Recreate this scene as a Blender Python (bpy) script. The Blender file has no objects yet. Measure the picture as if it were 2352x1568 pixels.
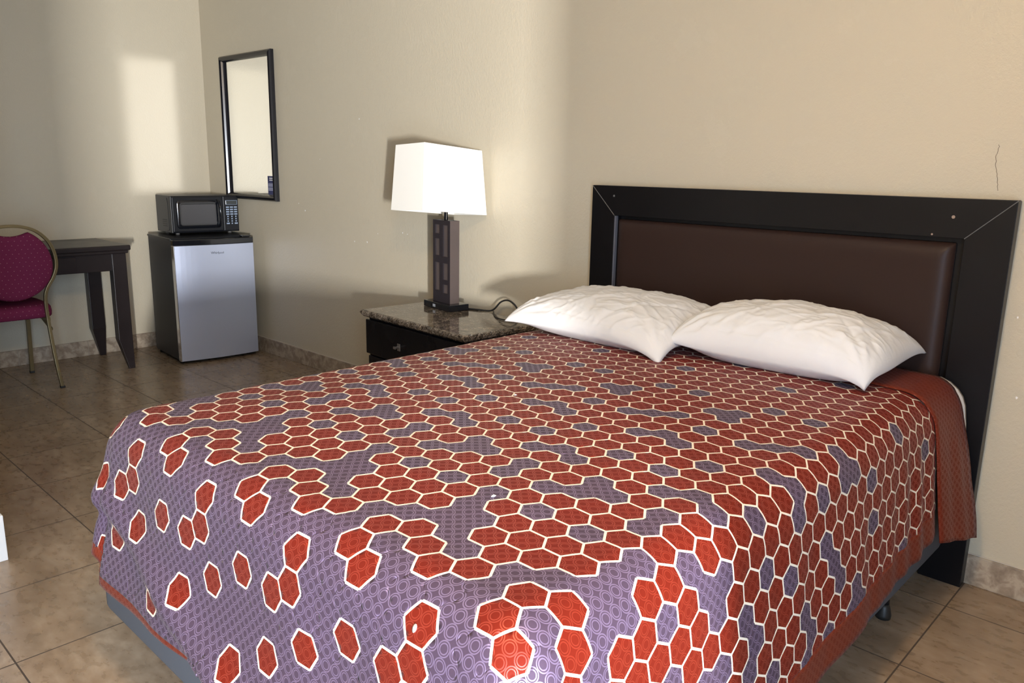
import bpy, bmesh, math, random
from mathutils import Vector, Matrix, noise
random.seed(7)
C = bpy.context.scene.collection
PI = math.pi
YW, XL, XR, YF, ZC = 1.846, -2.169, 4.10, -2.45, 2.50      # back wall, left wall, right wall, front wall, ceiling

# ------------------------------------------------------------------ materials
def new_mat(name, color=(.8,.8,.8), rough=.5, metal=0.0, spec=.5, **kw):
    m = bpy.data.materials.new(name); m.use_nodes = True
    b = m.node_tree.nodes['Principled BSDF']
    b.inputs['Base Color'].default_value = (*color, 1)
    b.inputs['Roughness'].default_value = rough
    b.inputs['Metallic'].default_value = metal
    b.inputs['Specular IOR Level'].default_value = spec
    for k, v in kw.items(): b.inputs[k.replace('_', ' ')].default_value = v
    return m
class NT:
    def __init__(s, m): s.t = m.node_tree; s.b = s.t.nodes['Principled BSDF']
    def n(s, typ, **kw):
        x = s.t.nodes.new(typ)
        for k, v in kw.items(): setattr(x, k, v)
        return x
    def l(s, a, b): s.t.links.new(a, b)
    def val(s, x, i, v):
        if hasattr(v, 'is_output'): s.l(v, x.inputs[i])
        else: x.inputs[i].default_value = v
    def math(s, op, a, b=0.0, c=0.0, clamp=False):
        x = s.n('ShaderNodeMath', operation=op, use_clamp=clamp); s.val(x,0,a); s.val(x,1,b); s.val(x,2,c); return x.outputs[0]
    def mix(s, f, a, b):
        x = s.n('ShaderNodeMix', data_type='RGBA'); s.val(x,0,f)
        s.val(x,6, (*a,1) if isinstance(a,tuple) else a); s.val(x,7,(*b,1) if isinstance(b,tuple) else b); return x.outputs[2]
    def noise(s, vec, scale, detail=3, rough=.5, dist=0):
        x = s.n('ShaderNodeTexNoise'); s.l(vec, x.inputs['Vector']); x.inputs['Scale'].default_value = scale
        x.inputs['Detail'].default_value = detail; x.inputs['Roughness'].default_value = rough; x.inputs['Distortion'].default_value = dist
        return x.outputs['Fac']
    def ramp(s, f, stops):
        x = s.n('ShaderNodeValToRGB'); s.l(f, x.inputs[0]); e = x.color_ramp.elements
        while len(e) < len(stops): e.new(.5)
        for k, (p, c) in enumerate(stops): e[k].position = p; e[k].color = (*c, 1)
        return x.outputs[0]
    def bump(s, h, strength=.2, dist=.002):
        x = s.n('ShaderNodeBump'); s.l(h, x.inputs['Height']); x.inputs['Strength'].default_value = strength
        x.inputs['Distance'].default_value = dist; s.l(x.outputs[0], s.b.inputs['Normal'])
    def coord(s, which='Object'): return s.n('ShaderNodeTexCoord').outputs[which]
    def map(s, v, sc): x = s.n('ShaderNodeMapping'); s.l(v, x.inputs[0]); x.inputs['Scale'].default_value = sc; return x.outputs[0]

def wall_mat():
    m = new_mat('wall_paint', (.53,.49,.40), .40, spec=.45); t = NT(m); co = t.coord()
    n1 = t.noise(co, 1.1, 3, .5); n2 = t.noise(co, 5, 4, .6)
    c = t.mix(t.math('MULTIPLY', n1, .9), (.56,.505,.39), (.51,.455,.35))
    c = t.mix(t.math('MULTIPLY', t.math('GREATER_THAN', n2, .62), .10), c, (.61,.56,.45))
    t.l(c, t.b.inputs['Base Color'])
    h = t.math('ADD', t.noise(t.map(co,(1,1,.8)), 120, 2, .5), t.math('MULTIPLY', t.noise(co, 260, 2, .5), .4))
    t.bump(h, .45, .0028); return m
def floor_mat(name='floor_tile', grout=True):
    m = new_mat(name, (.2,.15,.1), .3, spec=.5); t = NT(m); co = t.coord()
    sep = t.n('ShaderNodeSeparateXYZ'); t.l(co, sep.inputs[0])
    v = t.n('ShaderNodeCombineXYZ'); 
    ix = t.math('FLOOR', t.math('DIVIDE', sep.outputs[0], .41)); iy = t.math('FLOOR', t.math('DIVIDE', sep.outputs[1], .41))
    t.l(t.math('MULTIPLY_ADD', ix, 3.7, sep.outputs[0]), v.inputs[0]); t.l(t.math('MULTIPLY_ADD', iy, 5.3, sep.outputs[1]), v.inputs[1]); t.l(sep.outputs[2], v.inputs[2])
    a = t.noise(t.map(v.outputs[0], (1,1.9,1)), 5.0, 8, .60, .3)
    b = t.noise(t.map(v.outputs[0], (1,1.7,1)), 22, 6, .50, .2)
    f = t.math('ADD', t.math('MULTIPLY', a, .60), t.math('MULTIPLY', b, .40))
    c = t.ramp(f, [(.28,(.165,.112,.070)), (.44,(.225,.160,.105)), (.54,(.29,.215,.148)), (.70,(.42,.33,.24))])
    wn = t.n('ShaderNodeTexWhiteNoise', noise_dimensions='2D'); cv = t.n('ShaderNodeCombineXYZ'); t.l(ix, cv.inputs[0]); t.l(iy, cv.inputs[1]); t.l(cv.outputs[0], wn.inputs['Vector'])
    c = t.mix(t.math('MULTIPLY', wn.outputs['Value'], .25), c, (.22,.165,.115))
    hgt = t.math('MULTIPLY', b, .25)
    if grout:
        def edge(s_):
            fr = t.math('FRACT', t.math('DIVIDE', s_, .41)); return t.math('MULTIPLY', t.math('MINIMUM', fr, t.math('SUBTRACT', 1.0, fr)), .41)
        d = t.math('MINIMUM', edge(sep.outputs[0]), edge(sep.outputs[1]))
        g = t.math('LESS_THAN', d, .0022)
        c = t.mix(g, c, (.055,.04,.03))
        hgt = t.math('SUBTRACT', hgt, g)
        t.l(t.math('MULTIPLY_ADD', g, .5, t.math('MULTIPLY_ADD', b, .25, .17)), t.b.inputs['Roughness'])
    t.l(c, t.b.inputs['Base Color']); t.bump(hgt, .12, .0012); return m
def base_mat():
    m = floor_mat('baseboard_tile', False); t = NT(m); co = t.coord()
    sep = t.n('ShaderNodeSeparateXYZ'); t.l(co, sep.inputs[0])
    s_ = t.math('ADD', sep.outputs[0], sep.outputs[1]); fr = t.math('FRACT', t.math('DIVIDE', s_, .41))
    g = t.math('LESS_THAN', fr, .010)
    old = t.ramp(t.noise(co, 26, 6, .6, .4), [(.36,(.17,.125,.088)), (.48,(.26,.20,.145)), (.60,(.40,.33,.25))])
    light = t.mix(.12, old, (.62,.54,.44))
    t.l(t.mix(g, light, (.30,.26,.21)), t.b.inputs['Base Color']); t.b.inputs['Roughness'].default_value = .45
    return m
def fabric_mat(name, dark, bright):
    m = new_mat(name, dark, .75, spec=.2); t = NT(m); uv = t.coord('UV')
    sep = t.n('ShaderNodeSeparateXYZ'); t.l(uv, sep.inputs[0])
    def fr(s_): return t.math('SUBTRACT', t.math('FRACT', t.math('DIVIDE', s_, .0251)), .5)
    x, y = fr(sep.outputs[0]), fr(sep.outputs[1])
    d = t.math('SQRT', t.math('ADD', t.math('MULTIPLY', x, x), t.math('MULTIPLY', y, y)))
    r1 = t.math('LESS_THAN', t.math('ABSOLUTE', t.math('SUBTRACT', d, .305)), .038)
    r2 = t.math('LESS_THAN', t.math('ABSOLUTE', t.math('SUBTRACT', d, .455)), .040)
    mask = t.math('MAXIMUM', r1, r2)
    w = t.noise(uv, 900, 1, .5); lo = t.noise(uv, 9, 3, .6)
    c = t.mix(t.math('MULTIPLY', mask, .33), dark, bright)
    c = t.mix(t.math('MULTIPLY', lo, .10), c, tuple(v*1.35 for v in dark))
    t.l(c, t.b.inputs['Base Color'])
    # the satin threads of the woven rings are glossier than the ground weave
    t.l(t.math('MULTIPLY_ADD', mask, -.16, .58), t.b.inputs['Roughness'])
    t.l(t.math('MULTIPLY_ADD', mask, 1.0, .16), t.b.inputs['Specular IOR Level'])
    t.b.inputs['Specular Tint'].default_value = (*[min(1, v*2.2+.25) for v in bright], 1)
    t.b.inputs['Sheen Weight'].default_value = .03; t.b.inputs['Sheen Roughness'].default_value = .4
    t.bump(t.math('ADD', w, t.math('MULTIPLY', mask, .8)), .25, .0008); return m
def plain_fabric(name, col, rough=.85, scale=700, bs=.2, wr=0.0):
    m = new_mat(name, col, rough, spec=.15); t = NT(m); co = t.coord()
    h = t.noise(co, scale, 2, .5)
    if wr: h = t.math('ADD', t.math('MULTIPLY', h, .12), t.math('MULTIPLY', t.noise(co, 14, 5, .62, 1.2), wr))
    t.bump(h, bs, .004 if wr else .001); return m
def wood_mat(name, col, rough=.35):
    m = new_mat(name, col, rough, spec=.28); t = NT(m); co = t.coord()
    n = t.noise(t.map(co, (1,1,1)), 5, 3, .5); 
    t.l(t.mix(n, tuple(v*.75 for v in col), tuple(v*1.3 for v in col)), t.b.inputs['Base Color'])
    t.l(t.math('MULTIPLY_ADD', t.noise(co, 6, 3, .5), .14, rough-.07), t.b.inputs['Roughness']); return m
def granite_mat():
    m = new_mat('granite', (.2,.17,.14), .08, spec=.6); t = NT(m); co = t.coord()
    v = t.n('ShaderNodeTexVoronoi'); t.l(co, v.inputs['Vector']); v.inputs['Scale'].default_value = 75; v.inputs['Randomness'].default_value = 1
    n = t.noise(co, 60, 6, .75, 1.5); n2 = t.noise(co, 22, 4, .7, .8)
    f = t.math('ADD', t.math('MULTIPLY', n, .65), t.math('MULTIPLY', n2, .35))
    c = t.ramp(f, [(.40,(.012,.010,.009)), (.48,(.085,.066,.05)), (.54,(.20,.165,.13)), (.64,(.40,.35,.29))])
    sp = t.math('LESS_THAN', v.outputs['Distance'], .18)
    t.l(t.mix(t.math('MULTIPLY', sp, .6), c, (.03,.025,.022)), t.b.inputs['Base Color']); return m

M = {}
M['wall'] = wall_mat(); M['floor'] = floor_mat(); M['base'] = base_mat()
M['ceiling'] = new_mat('ceiling_paint', (.72,.69,.62), .8)
M['red'] = fabric_mat('red_brocade', (.118,.0105,.005), (.26,.034,.016))
M['purple'] = fabric_mat('purple_brocade', (.052,.034,.054), (.24,.185,.31))
M['cream'] = new_mat('cream_brocade_line', (.68,.61,.50), .7, spec=.2)
M['rust'] = fabric_mat('rust_border_cloth', (.120,.019,.009), (.13,.023,.011))
M['white_cotton'] = plain_fabric('white_cotton', (.66,.655,.655), .8, 900, .32, 1.0)
M['mattress'] = plain_fabric('mattress_ticking', (.70,.69,.67))
M['slate'] = plain_fabric('slate_grey_cloth', (.075,.085,.105), .8, 500, .15)
M['black_metal'] = new_mat('black_metal', (.02,.02,.022), .4, .6)
M['black_wood'] = wood_mat('black_lacquered_wood', (.0045,.004,.005), .36)
M['panel'] = plain_fabric('dark_brown_leatherette', (.030,.017,.014), .42, 500, .12)
M['joint'] = new_mat('worn_joint_edge', (.13,.125,.12), .5)
M['desk'] = wood_mat('dark_espresso_wood', (.017,.013,.014), .33)
M['night'] = wood_mat('black_cabinet_wood', (.006,.006,.008), .28)
M['granite'] = granite_mat()
M['shade'] = plain_fabric('white_lamp_linen', (.90,.885,.83), .9, 1200, .1)
_b = NT(M['shade']).b; _b.inputs['Subsurface Weight'].default_value = 0.0
M['lamp'] = wood_mat('brushed_bronze_wood', (.085,.066,.062), .38)
M['lamp_dark'] = wood_mat('dark_bronze_wood', (.024,.019,.022), .35)
M['steel'] = new_mat('chrome', (.75,.75,.76), .15, 1.0)
M['silver'] = new_mat('silver_steel_door', (.50,.56,.72), .34, .50); _t = NT(M['silver']); _c = _t.coord()
_t.l(_t.math('MULTIPLY_ADD', _t.noise(_c, 3.5, 4, .6), .16, .27), _t.b.inputs['Roughness'])
M['black_plastic'] = new_mat('black_plastic', (.006,.007,.010), .34, spec=.28)
M['black_gloss'] = new_mat('glossy_black_plastic', (.006,.007,.010), .10, spec=.6)
M['side_grey'] = new_mat('charcoal_sheet_metal', (.024,.026,.031), .45, .1)
M['glass_dark'] = new_mat('microwave_window', (.014,.014,.020), .07, spec=.7)
M['key'] = new_mat('keypad_print', (.30,.38,.52), .5)
M['display'] = new_mat('display_glass', (.012,.018,.02), .15)
M['mirror'] = new_mat('mirror_glass', (.92,.93,.91), .03, 1.0)
M['frame'] = new_mat('black_gloss_frame', (.006,.006,.009), .24, spec=.35)
M['blue'] = new_mat('navy_sticker', (.020,.028,.11), .5)
M['print'] = new_mat('sticker_print', (.38,.40,.55), .5)
M['gold'] = new_mat('antique_gold_tube', (.235,.185,.095), .36, .65)
M['maroon'] = plain_fabric('maroon_upholstery', (.165,.014,.048), .85, 500, .2)
_t = NT(M['maroon']); _c = _t.coord()
_s = _t.n('ShaderNodeSeparateXYZ'); _t.l(_c, _s.inputs[0])
_r = _t.math('FLOOR', _t.math('DIVIDE', _s.outputs[2], .023))
_fy = _t.math('SUBTRACT', _t.math('FRACT', _t.math('ADD', _t.math('DIVIDE', _s.outputs[1], .030), _t.math('MULTIPLY', _r, .5))), .5)
_fz = _t.math('SUBTRACT', _t.math('FRACT', _t.math('DIVIDE', _s.outputs[2], .023)), .5)
_d = _t.math('ADD', _t.math('MULTIPLY', _fy, _fy), _t.math('MULTIPLY', _t.math('MULTIPLY', _fz, _fz), .7))
_t.l(_t.mix(_t.math('LESS_THAN', _d, .0035), (.135,.016,.052), (.36,.19,.22)), _t.b.inputs['Base Color'])
M['underside'] = plain_fabric('dark_underlining', (.02,.014,.02))
M['rubber'] = new_mat('black_rubber', (.012,.012,.012), .5)
M['white_paint'] = new_mat('white_trim_paint', (.80,.79,.77), .5)
M['logo'] = new_mat('logo_print', (.02,.02,.03), .4); M['logo2'] = new_mat('logo_print_grey', (.10,.11,.14), .4)
M['lint'] = new_mat('white_lint', (.85,.85,.85), .9)
M['crack'] = new_mat('hairline_crack', (.10,.07,.05), .9)
M['chip'] = new_mat('bare_wood_chip', (.30,.22,.17), .8)
M['scuff'] = new_mat('grey_scuff', (.30,.30,.27), .6)
M['grout_line'] = new_mat('grout_line', (.55,.50,.43), .8)
M['door_paint'] = new_mat('door_paint', (.30,.28,.25), .5)
M['concrete'] = new_mat('walkway_concrete', (.42,.40,.37), .9)

# ------------------------------------------------------------------ builders
def finish(name, bm, mats, parent=None, smooth=False, bevel=0, seg=2, angle=35, subsurf=0):
    me = bpy.data.meshes.new(name); bmesh.ops.recalc_face_normals(bm, faces=bm.faces); bm.to_mesh(me); bm.free()
    for m in (mats if isinstance(mats, (list, tuple)) else [mats]): me.materials.append(m)
    o = bpy.data.objects.new(name, me); C.objects.link(o)
    if parent: o.parent = parent
    if smooth:
        for p in me.polygons: p.use_smooth = True
    if bevel:
        b = o.modifiers.new('bevel', 'BEVEL'); b.width = bevel; b.segments = seg; b.limit_method = 'ANGLE'; b.angle_limit = math.radians(angle)
        b.harden_normals = False
    if subsurf:
        s = o.modifiers.new('sub', 'SUBSURF'); s.levels = s.render_levels = subsurf
    return o
def box(bm, x0, x1, y0, y1, z0, z1, mi=0):
    vs = [bm.verts.new((x, y, z)) for x in (x0, x1) for y in (y0, y1) for z in (z0, z1)]
    for f in ((0,1,3,2),(4,6,7,5),(0,4,5,1),(2,3,7,6),(0,2,6,4),(1,5,7,3)):
        bm.faces.new([vs[i] for i in f]).material_index = mi
    return vs
def boxobj(name, dims, mat, parent=None, bevel=.003, seg=2, **k):
    bm = bmesh.new(); box(bm, *dims); return finish(name, bm, mat, parent, bevel=bevel, seg=seg, **k)
def tube(bm, pts, r, n=10, sq=False, cap=True, rz=None):
    pts = [Vector(p) for p in pts]; rings = []; up = None
    for i, p in enumerate(pts):
        t = (pts[min(i+1, len(pts)-1)] - pts[max(i-1, 0)]).normalized()
        if up is None: up = (Vector((0,0,1)) if abs(t.z) < .9 else Vector((1,0,0)))
        a = t.cross(up).normalized(); b = a.cross(t).normalized(); up = b
        rr = r[i] if isinstance(r, (list, tuple)) else r
        if sq:
            ra, rb = rr if isinstance(rr, tuple) else (rr, rr)
            ring = [p + a*sa*ra + b*sb*rb for sa, sb in ((-1,-1),(1,-1),(1,1),(-1,1))]
        else: ring = [p + (a*math.cos(2*PI*k/n) + b*math.sin(2*PI*k/n))*rr for k in range(n)]
        rings.append([bm.verts.new(v) for v in ring])
    m = len(rings[0])
    for A, B in zip(rings, rings[1:]):
        for k in range(m): bm.faces.new([A[k], A[(k+1)%m], B[(k+1)%m], B[k]])
    if cap: bm.faces.new(rings[0][::-1]); bm.faces.new(rings[-1])
def cyl(bm, p, r, h, n=20, r2=None): tube(bm, [p, (p[0],p[1],p[2]+h)], [r, r2 if r2 is not None else r], n)
def spline(pts, n=8):
    P = [Vector(p) for p in pts]; P = [P[0]*2-P[1]] + P + [P[-1]*2-P[-2]]; out = []
    for i in range(1, len(P)-2):
        for k in range(n):
            t = k/n; a,b,c,d = P[i-1],P[i],P[i+1],P[i+2]
            out.append(.5*((2*b)+(-a+c)*t+(2*a-5*b+4*c-d)*t*t+(-a+3*b-3*c+d)*t**3))
    out.append(P[-2]); return out
def empty(name, label, cat, loc=(0,0,0), rz=0, group=None):
    o = bpy.data.objects.new(name, None); C.objects.link(o); o.location = loc; o.rotation_euler = (0,0,rz)
    o.empty_display_size = .05
    o['label'] = label; o['category'] = cat
    if group: o['group'] = group
    return o
def tag(o, label, cat, group=None):
    o['label'] = label; o['category'] = cat
    if group: o['group'] = group
    return o
def struct(o): o['kind'] = 'structure'; return o
def text(name, s, size, mat, parent, loc, rot, depth=.0006, sx=1):
    cu = bpy.data.curves.new(name, 'FONT'); cu.body = s; cu.size = size; cu.extrude = depth; cu.align_x = 'LEFT'
    t = bpy.data.objects.new(name+'_c', cu); C.objects.link(t)
    dg = bpy.context.evaluated_depsgraph_get(); me = bpy.data.meshes.new_from_object(t.evaluated_get(dg))
    bpy.data.objects.remove(t); me.materials.clear(); me.materials.append(mat)
    o = bpy.data.objects.new(name, me); C.objects.link(o); o.parent = parent; o.location = loc; o.rotation_euler = rot; o.scale = (sx,1,1); return o

# ------------------------------------------------------------------ camera (solved from the tile grid and wall corners)
def camera():
    f, yaw, pitch, roll = 1824.16, -.75742, .21675, .018768
    cd = bpy.data.cameras.new('camera'); cam = bpy.data.objects.new('camera', cd); C.objects.link(cam)
    fw = Vector((math.sin(yaw)*math.cos(pitch), math.cos(yaw)*math.cos(pitch), -math.sin(pitch)))
    rt = Vector((math.cos(yaw), -math.sin(yaw), 0)); up = rt.cross(fw)
    r = rt*math.cos(roll)+up*math.sin(roll); u = -rt*math.sin(roll)+up*math.cos(roll)
    R = Matrix((r, u, -fw)).transposed().to_4x4(); R.translation = Vector((3.405, -.86354, 1.27847)); cam.matrix_world = R
    cd.sensor_width = 36; cd.lens = 36*f/2352; cd.clip_start = .02
    bpy.context.scene.camera = cam
camera()

# ------------------------------------------------------------------ the room
DY0, DY1, DZ = -1.49, -.765, 2.05            # doorway in the right wall
def wall(name, boxes, mat=None):
    bm = bmesh.new()
    for b in boxes: box(bm, *b)
    return struct(finish(name, bm, mat or M['wall']))
wall('floor', [(XL-.1, XR+.1, YF-.1, YW+.1, -.05, 0)], M['floor'])
wall('ceiling', [(XL-.1, XR+.1, YF-.1, YW+.1, ZC, ZC+.06)], M['ceiling'])
wall('wall_back', [(XL-.1, XR+.1, YW, YW+.1, 0, ZC)])
wall('wall_left', [(XL-.1, XL, YF-.1, YW, 0, ZC)])
wall('wall_front', [(XL, XR+.1, YF-.1, YF, 0, ZC)])
wall('wall_right', [(XR, XR+.1, YF, DY0, 0, ZC), (XR, XR+.1, DY1, YW, 0, ZC), (XR, XR+.1, DY0, DY1, DZ, ZC)])
wall('wall_partition', [(.46, .578, YF, -.270, 0, ZC)])
def basebd(name, dims):
    o = struct(boxobj(name, dims, M['base'], bevel=.002)); return o
BH, BT = .100, .010
basebd('baseboard_back', (XL, XR, YW-BT, YW, 0, BH))
basebd('baseboard_left', (XL, XL+BT, YF, YW-BT, 0, BH))
basebd('baseboard_right', (XR-BT, XR, DY1+.06, YW-BT, 0, BH))
bm = bmesh.new(); box(bm, .578, .602, YF+.01, -.262, 0, .155); box(bm, .46, .578, -.270, -.262, 0, .155)
struct(finish('baseboard_partition', bm, M['white_paint'], bevel=.002))
bm = bmesh.new(); box(bm, .578, .590, -.40, -.266, .155, 2.1)
struct(finish('trim_1', bm, M['white_paint'], bevel=.002))
# door frame, open door leaf outside, walkway
bm = bmesh.new()
box(bm, XR-.012, XR+.112, DY1, DY1+.05, 0, DZ+.05); box(bm, XR-.012, XR+.112, DY0-.05, DY0, 0, DZ+.05); box(bm, XR-.012, XR+.112, DY0, DY1, DZ, DZ+.05)
d1 = struct(finish('door_1', bm, M['white_paint'], bevel=.003))
boxobj('threshold', (XR-.01, XR+.11, DY0, DY1, 0, .012), M['joint'], d1)
wall('ground_walkway', [(XR+.1, XR+7, YF-4, YW+3, -.06, -.01)], M['concrete'])
# hairline crack and paint chips on the back wall
wb = bpy.data.objects['wall_back']
bm = bmesh.new(); z = 1.235; x = 2.80; prev = None
while z < 1.37:
    v = [bm.verts.new((x-.0006, YW-.0008, z)), bm.verts.new((x+.0006, YW-.0008, z))]
    if prev: bm.faces.new([prev[0], prev[1], v[1], v[0]])
    prev = v; z += .006; x += random.uniform(-.003, .003)
finish('crack', bm, M['crack'], wb)
bm = bmesh.new()
for (x, z, r) in [(-.30,.845,.006),(-.42,.84,.004),(.02,.92,.004),(.06,.915,.003),(-.2,.90,.003),(-1.0,1.03,.004),(2.90,.87,.003),(2.895,1.10,.005),(-.93,.99,.006),(-.75,1.3,.003),(-.35,1.52,.004),(2.93,.63,.004)]:
    n = 7; vs = [bm.verts.new((x+r*random.uniform(.5,1.1)*math.cos(2*PI*k/n), YW-.0008, z+1.3*r*random.uniform(.5,1.1)*math.sin(2*PI*k/n))) for k in range(n)]; bm.faces.new(vs)
finish('paint_chips', bm, M['lint'], wb)
# brighter caulk line along the tile top, back wall
bm = bmesh.new(); box(bm, XL+.01, XR-.01, YW-.005, YW, BH, BH+.003); struct(finish('trim_2', bm, M['grout_line'], bevel=.001))

# ------------------------------------------------------------------ bedspread
ZT, RR, TM = .675, .10, 1.46
UL, UR, VF = 1.46, 2.71, -.11
def prof(d):
    if d <= 0: return d, 0.
    th = d/RR
    if th < TM: return RR*math.sin(th), -RR*(1-math.cos(th))
    e = d-RR*TM
    return RR*math.sin(TM)+e*math.cos(TM), -RR*(1-math.cos(TM))-e*math.sin(TM)
def sm(a, b, x):
    t = max(0., min(1., (x-a)/(b-a))); return t*t*(3-2*t)
def dlim(ph): return .425+.069*math.sin(ph)**2-.14*math.sin(ph)*(1-math.sin(ph))
def cloth(u, v, off=0., raw=False):
    su, sl, t = max(0, u-UR), max(0, UL-u), max(0, VF-v)
    s = su or sl; sg = 1 if su else -1
    crown = .010*sm(0,.25, min(u-UL, UR-u))*sm(0,.25, v-VF)
    wob = .0022*noise.noise(Vector((u*7, v*7, 3)))+.0008*noise.noise(Vector((u*25, v*25, 9)))
    if s == 0 and t == 0: p = Vector((u, v, ZT+crown+wob+off)); return p
    if t == 0:
        h, dz = prof(s); k = sm(.10,.30,s)
        pl = .0075*k*(noise.noise(Vector((v*9.5, s*1.2, 1 if su else 5))))*1.25
        if su: pl += .0035*k*math.sin(v*62)*sm(.9,1.3,v)+.006*k
        base = UR if su else UL
        return Vector((base+sg*(h+pl+off+wob), v, ZT+dz+(off if s < .08 else 0)+wob))
    if s == 0:
        h, dz = prof(t); z = ZT+dz; k = sm(.10,.26,t)
        pl = .010*k*noise.noise(Vector((u*5.5, t*1.5, 8)))
        zc = .435-.30*(u-1.47); f = (1-sm(2.15,2.5,u))
        pl += f*k*(.022*math.exp(-((z-zc-.035)/.040)**2) - .004*math.exp(-((z-zc+.012)/.022)**2)) + .02*k*sm(.33,.22,z)*0
        pl += .018*sm(.30,.46,t)
        return Vector((u, VF-h-pl-off-wob, z))
    ph = math.atan2(s, t); d = min(math.hypot(s, t), dlim(ph)) if not raw else math.hypot(s, t); h, dz = prof(d)
    fold = sm(.08,.3,d)*(.030*math.sin(ph*6.0-.6)**1)*math.sin(min(ph*2,PI)) + .012*sm(.30,.46,t)*math.cos(ph)
    dz *= 1-.10*math.sin(2*ph)*sm(.2,.5,d)
    z = ZT+dz
    if sl:
        zc = .435; fold += .016*math.cos(ph)*sm(.1,.26,d)*(math.exp(-((z-zc-.035)/.045)**2)-.7*math.exp(-((z-zc+.012)/.022)**2))
    h += fold+off
    return Vector(((UR if su else UL)+sg*h*math.sin(ph), VF-h*math.cos(ph), z))
def lat(c, r):      # fabric lattice -> unrolled sheet coordinates (slight skew of the real cloth)
    a, b = c/10., r/10.
    return (2.5407+.545*a-.0133*b-.0070*a*a-.0090*a*b-.0073*b*b, .1241+.0130*a+.6135*b+.0060*a*a-.0034*a*b-.0040*b*b)
PURPLE = {(2,21),(0,18),(1,14.5),(3,14.5),(5,12.5),(0,12),(0,13),(2,10),(3,10.5),(4,11),(0,10),(4,8),(5,8.5),(0,8),(2,7),(1,5.5),(5,5.5),
          (2,4),(3,4.5),(4,4),(5,1.5),(0,2),(0,3),(1,2.5),(3,2.5),(3,1.5),(0,0),(2,0),(4,0)}
REDLOW = {(0,-1),(0,-2),(1,-.5),(1,-1.5),(1,-2.5),(2,-1),(2,-2),(3,-.5),(3,-1.5),(5,-.5),(1,-3.5),(0,-4),(3,-3.5),(3,-4.5),(4,-3),(4,-5),(5,-3.5),
          (1,-5.5),(0,-7),(1,-6.5),(4,-7),(2,-8),(0,-9),(4,-10)}
def is_purple(c, r):
    k = (c % 6, r)
    if r > -.25: return k in PURPLE
    return k not in REDLOW
def clip(poly, inside, inter):
    out = []
    for i in range(len(poly)):
        a, b = poly[i-1], poly[i]; ia, ib = inside(a), inside(b)
        if ia != ib: out.append(inter(a, b))
        if ib: out.append(b)
    return out
def clip_axis(poly, ax, lim, keep_less):
    ins = (lambda p: p[ax] <= lim) if keep_less else (lambda p: p[ax] >= lim)
    def it(a, b):
        t = (lim-a[ax])/(b[ax]-a[ax]); return (a[0]+(b[0]-a[0])*t, a[1]+(b[1]-a[1])*t)
    return clip(poly, ins, it)
CR, CLc, RH, VB = 12.0, -29.5, 22.5, -10.9        # print limits in lattice units: right, left, head, foot
SX, SY = .0552, .0637
def build_print(parent_fn):
    bm = bmesh.new(); uvl = bm.loops.layers.uv.new('uv'); cache = {}
    def vert(c, r):
        k = (round(c, 4), round(r, 4))
        if k not in cache:
            u, v = lat(c, r); cache[k] = bm.verts.new(cloth(u, v))
        return cache[k]
    def tri(a, b, c3, mi, depth):
        if depth:
            ab, bc, ca = [((p[0]+q[0])/2, (p[1]+q[1])/2) for p, q in ((a,b),(b,c3),(c3,a))]
            tri(a, ab, ca, mi, depth-1); tri(ab, b, bc, mi, depth-1); tri(ca, bc, c3, mi, depth-1); tri(ab, bc, ca, mi, depth-1); return
        vs = [vert(*p) for p in (a, b, c3)]
        if len(set(vs)) < 3: return
        uc, vc = lat((a[0]+b[0]+c3[0])/3, (a[1]+b[1]+c3[1])/3); s_, t_ = max(0, uc-UR, UL-uc), max(0, VF-vc)
        if s_ > 0 and t_ > 0 and math.hypot(s_, t_) > dlim(math.atan2(s_, t_)): return
        try: f = bm.faces.new(vs)
        except ValueError: return
        f.material_index = mi; f.smooth = True
        for l, p in zip(f.loops, (a, b, c3)): l[uvl].uv = (p[0]*SX, p[1]*SY)
    def poly(ps, mi, depth):
        for ax, lim, kl in ((0, CR, True), (0, CLc, False), (1, RH, True), (1, VB, False)):
            if ps: ps = clip_axis(ps, ax, lim, kl)
        if len(ps) < 3: return
        for i in range(1, len(ps)-1): tri(ps[0], ps[i], ps[i+1], mi, depth)
    # hexagon corners in lattice units (cells meet along +-r, pointed along +-c)
    Hx = [(2/3,0),(1/3,.5),(-1/3,.5),(-2/3,0),(-1/3,-.5),(1/3,-.5)]
    NB = [(1,.5),(0,1),(-1,.5),(-1,-.5),(0,-1),(1,-.5)]      # neighbour across edge k..k+1
    lw = .037
    for c in range(int(CLc)-2, int(CR)+3):
        for r2 in range(-24, 52):
            r = r2/2
            if (r2-c) % 2: continue
            if r < VB-1 or r > RH+1: continue
            p = is_purple(c, r); mi = 1 if p else 0
            cen = (c, r); W = 1-lw*2
            whole = CLc+.7 < c < CR-.7 and VB+.6 < r < RH-.6
            for k in range(6):
                a, b = Hx[k], Hx[(k+1) % 6]
                A = (c+a[0], r+a[1]); B = (c+b[0], r+b[1]); a2, b2 = (c+a[0]*W, r+a[1]*W), (c+b[0]*W, r+b[1]*W)
                line = mi if (p and is_purple(c+NB[k][0], r+NB[k][1])) else 2
                if whole:      # conforming strip of four quads along the edge
                    for q in range(4):
                        L = lambda P, Q, t: (P[0]+(Q[0]-P[0])*t, P[1]+(Q[1]-P[1])*t)
                        P1, P2, P3, P4 = L(A,B,q/4), L(A,B,(q+1)/4), L(a2,b2,(q+1)/4), L(a2,b2,q/4)
                        tri(P1, P2, P3, line, 0); tri(P1, P3, P4, line, 0)
                else: poly([A, B, b2, a2], line, 1)
                poly([cen, a2, b2], mi, 2)
    # border cells: crease of the drop beyond the hem is trimmed
    return bm
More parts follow.
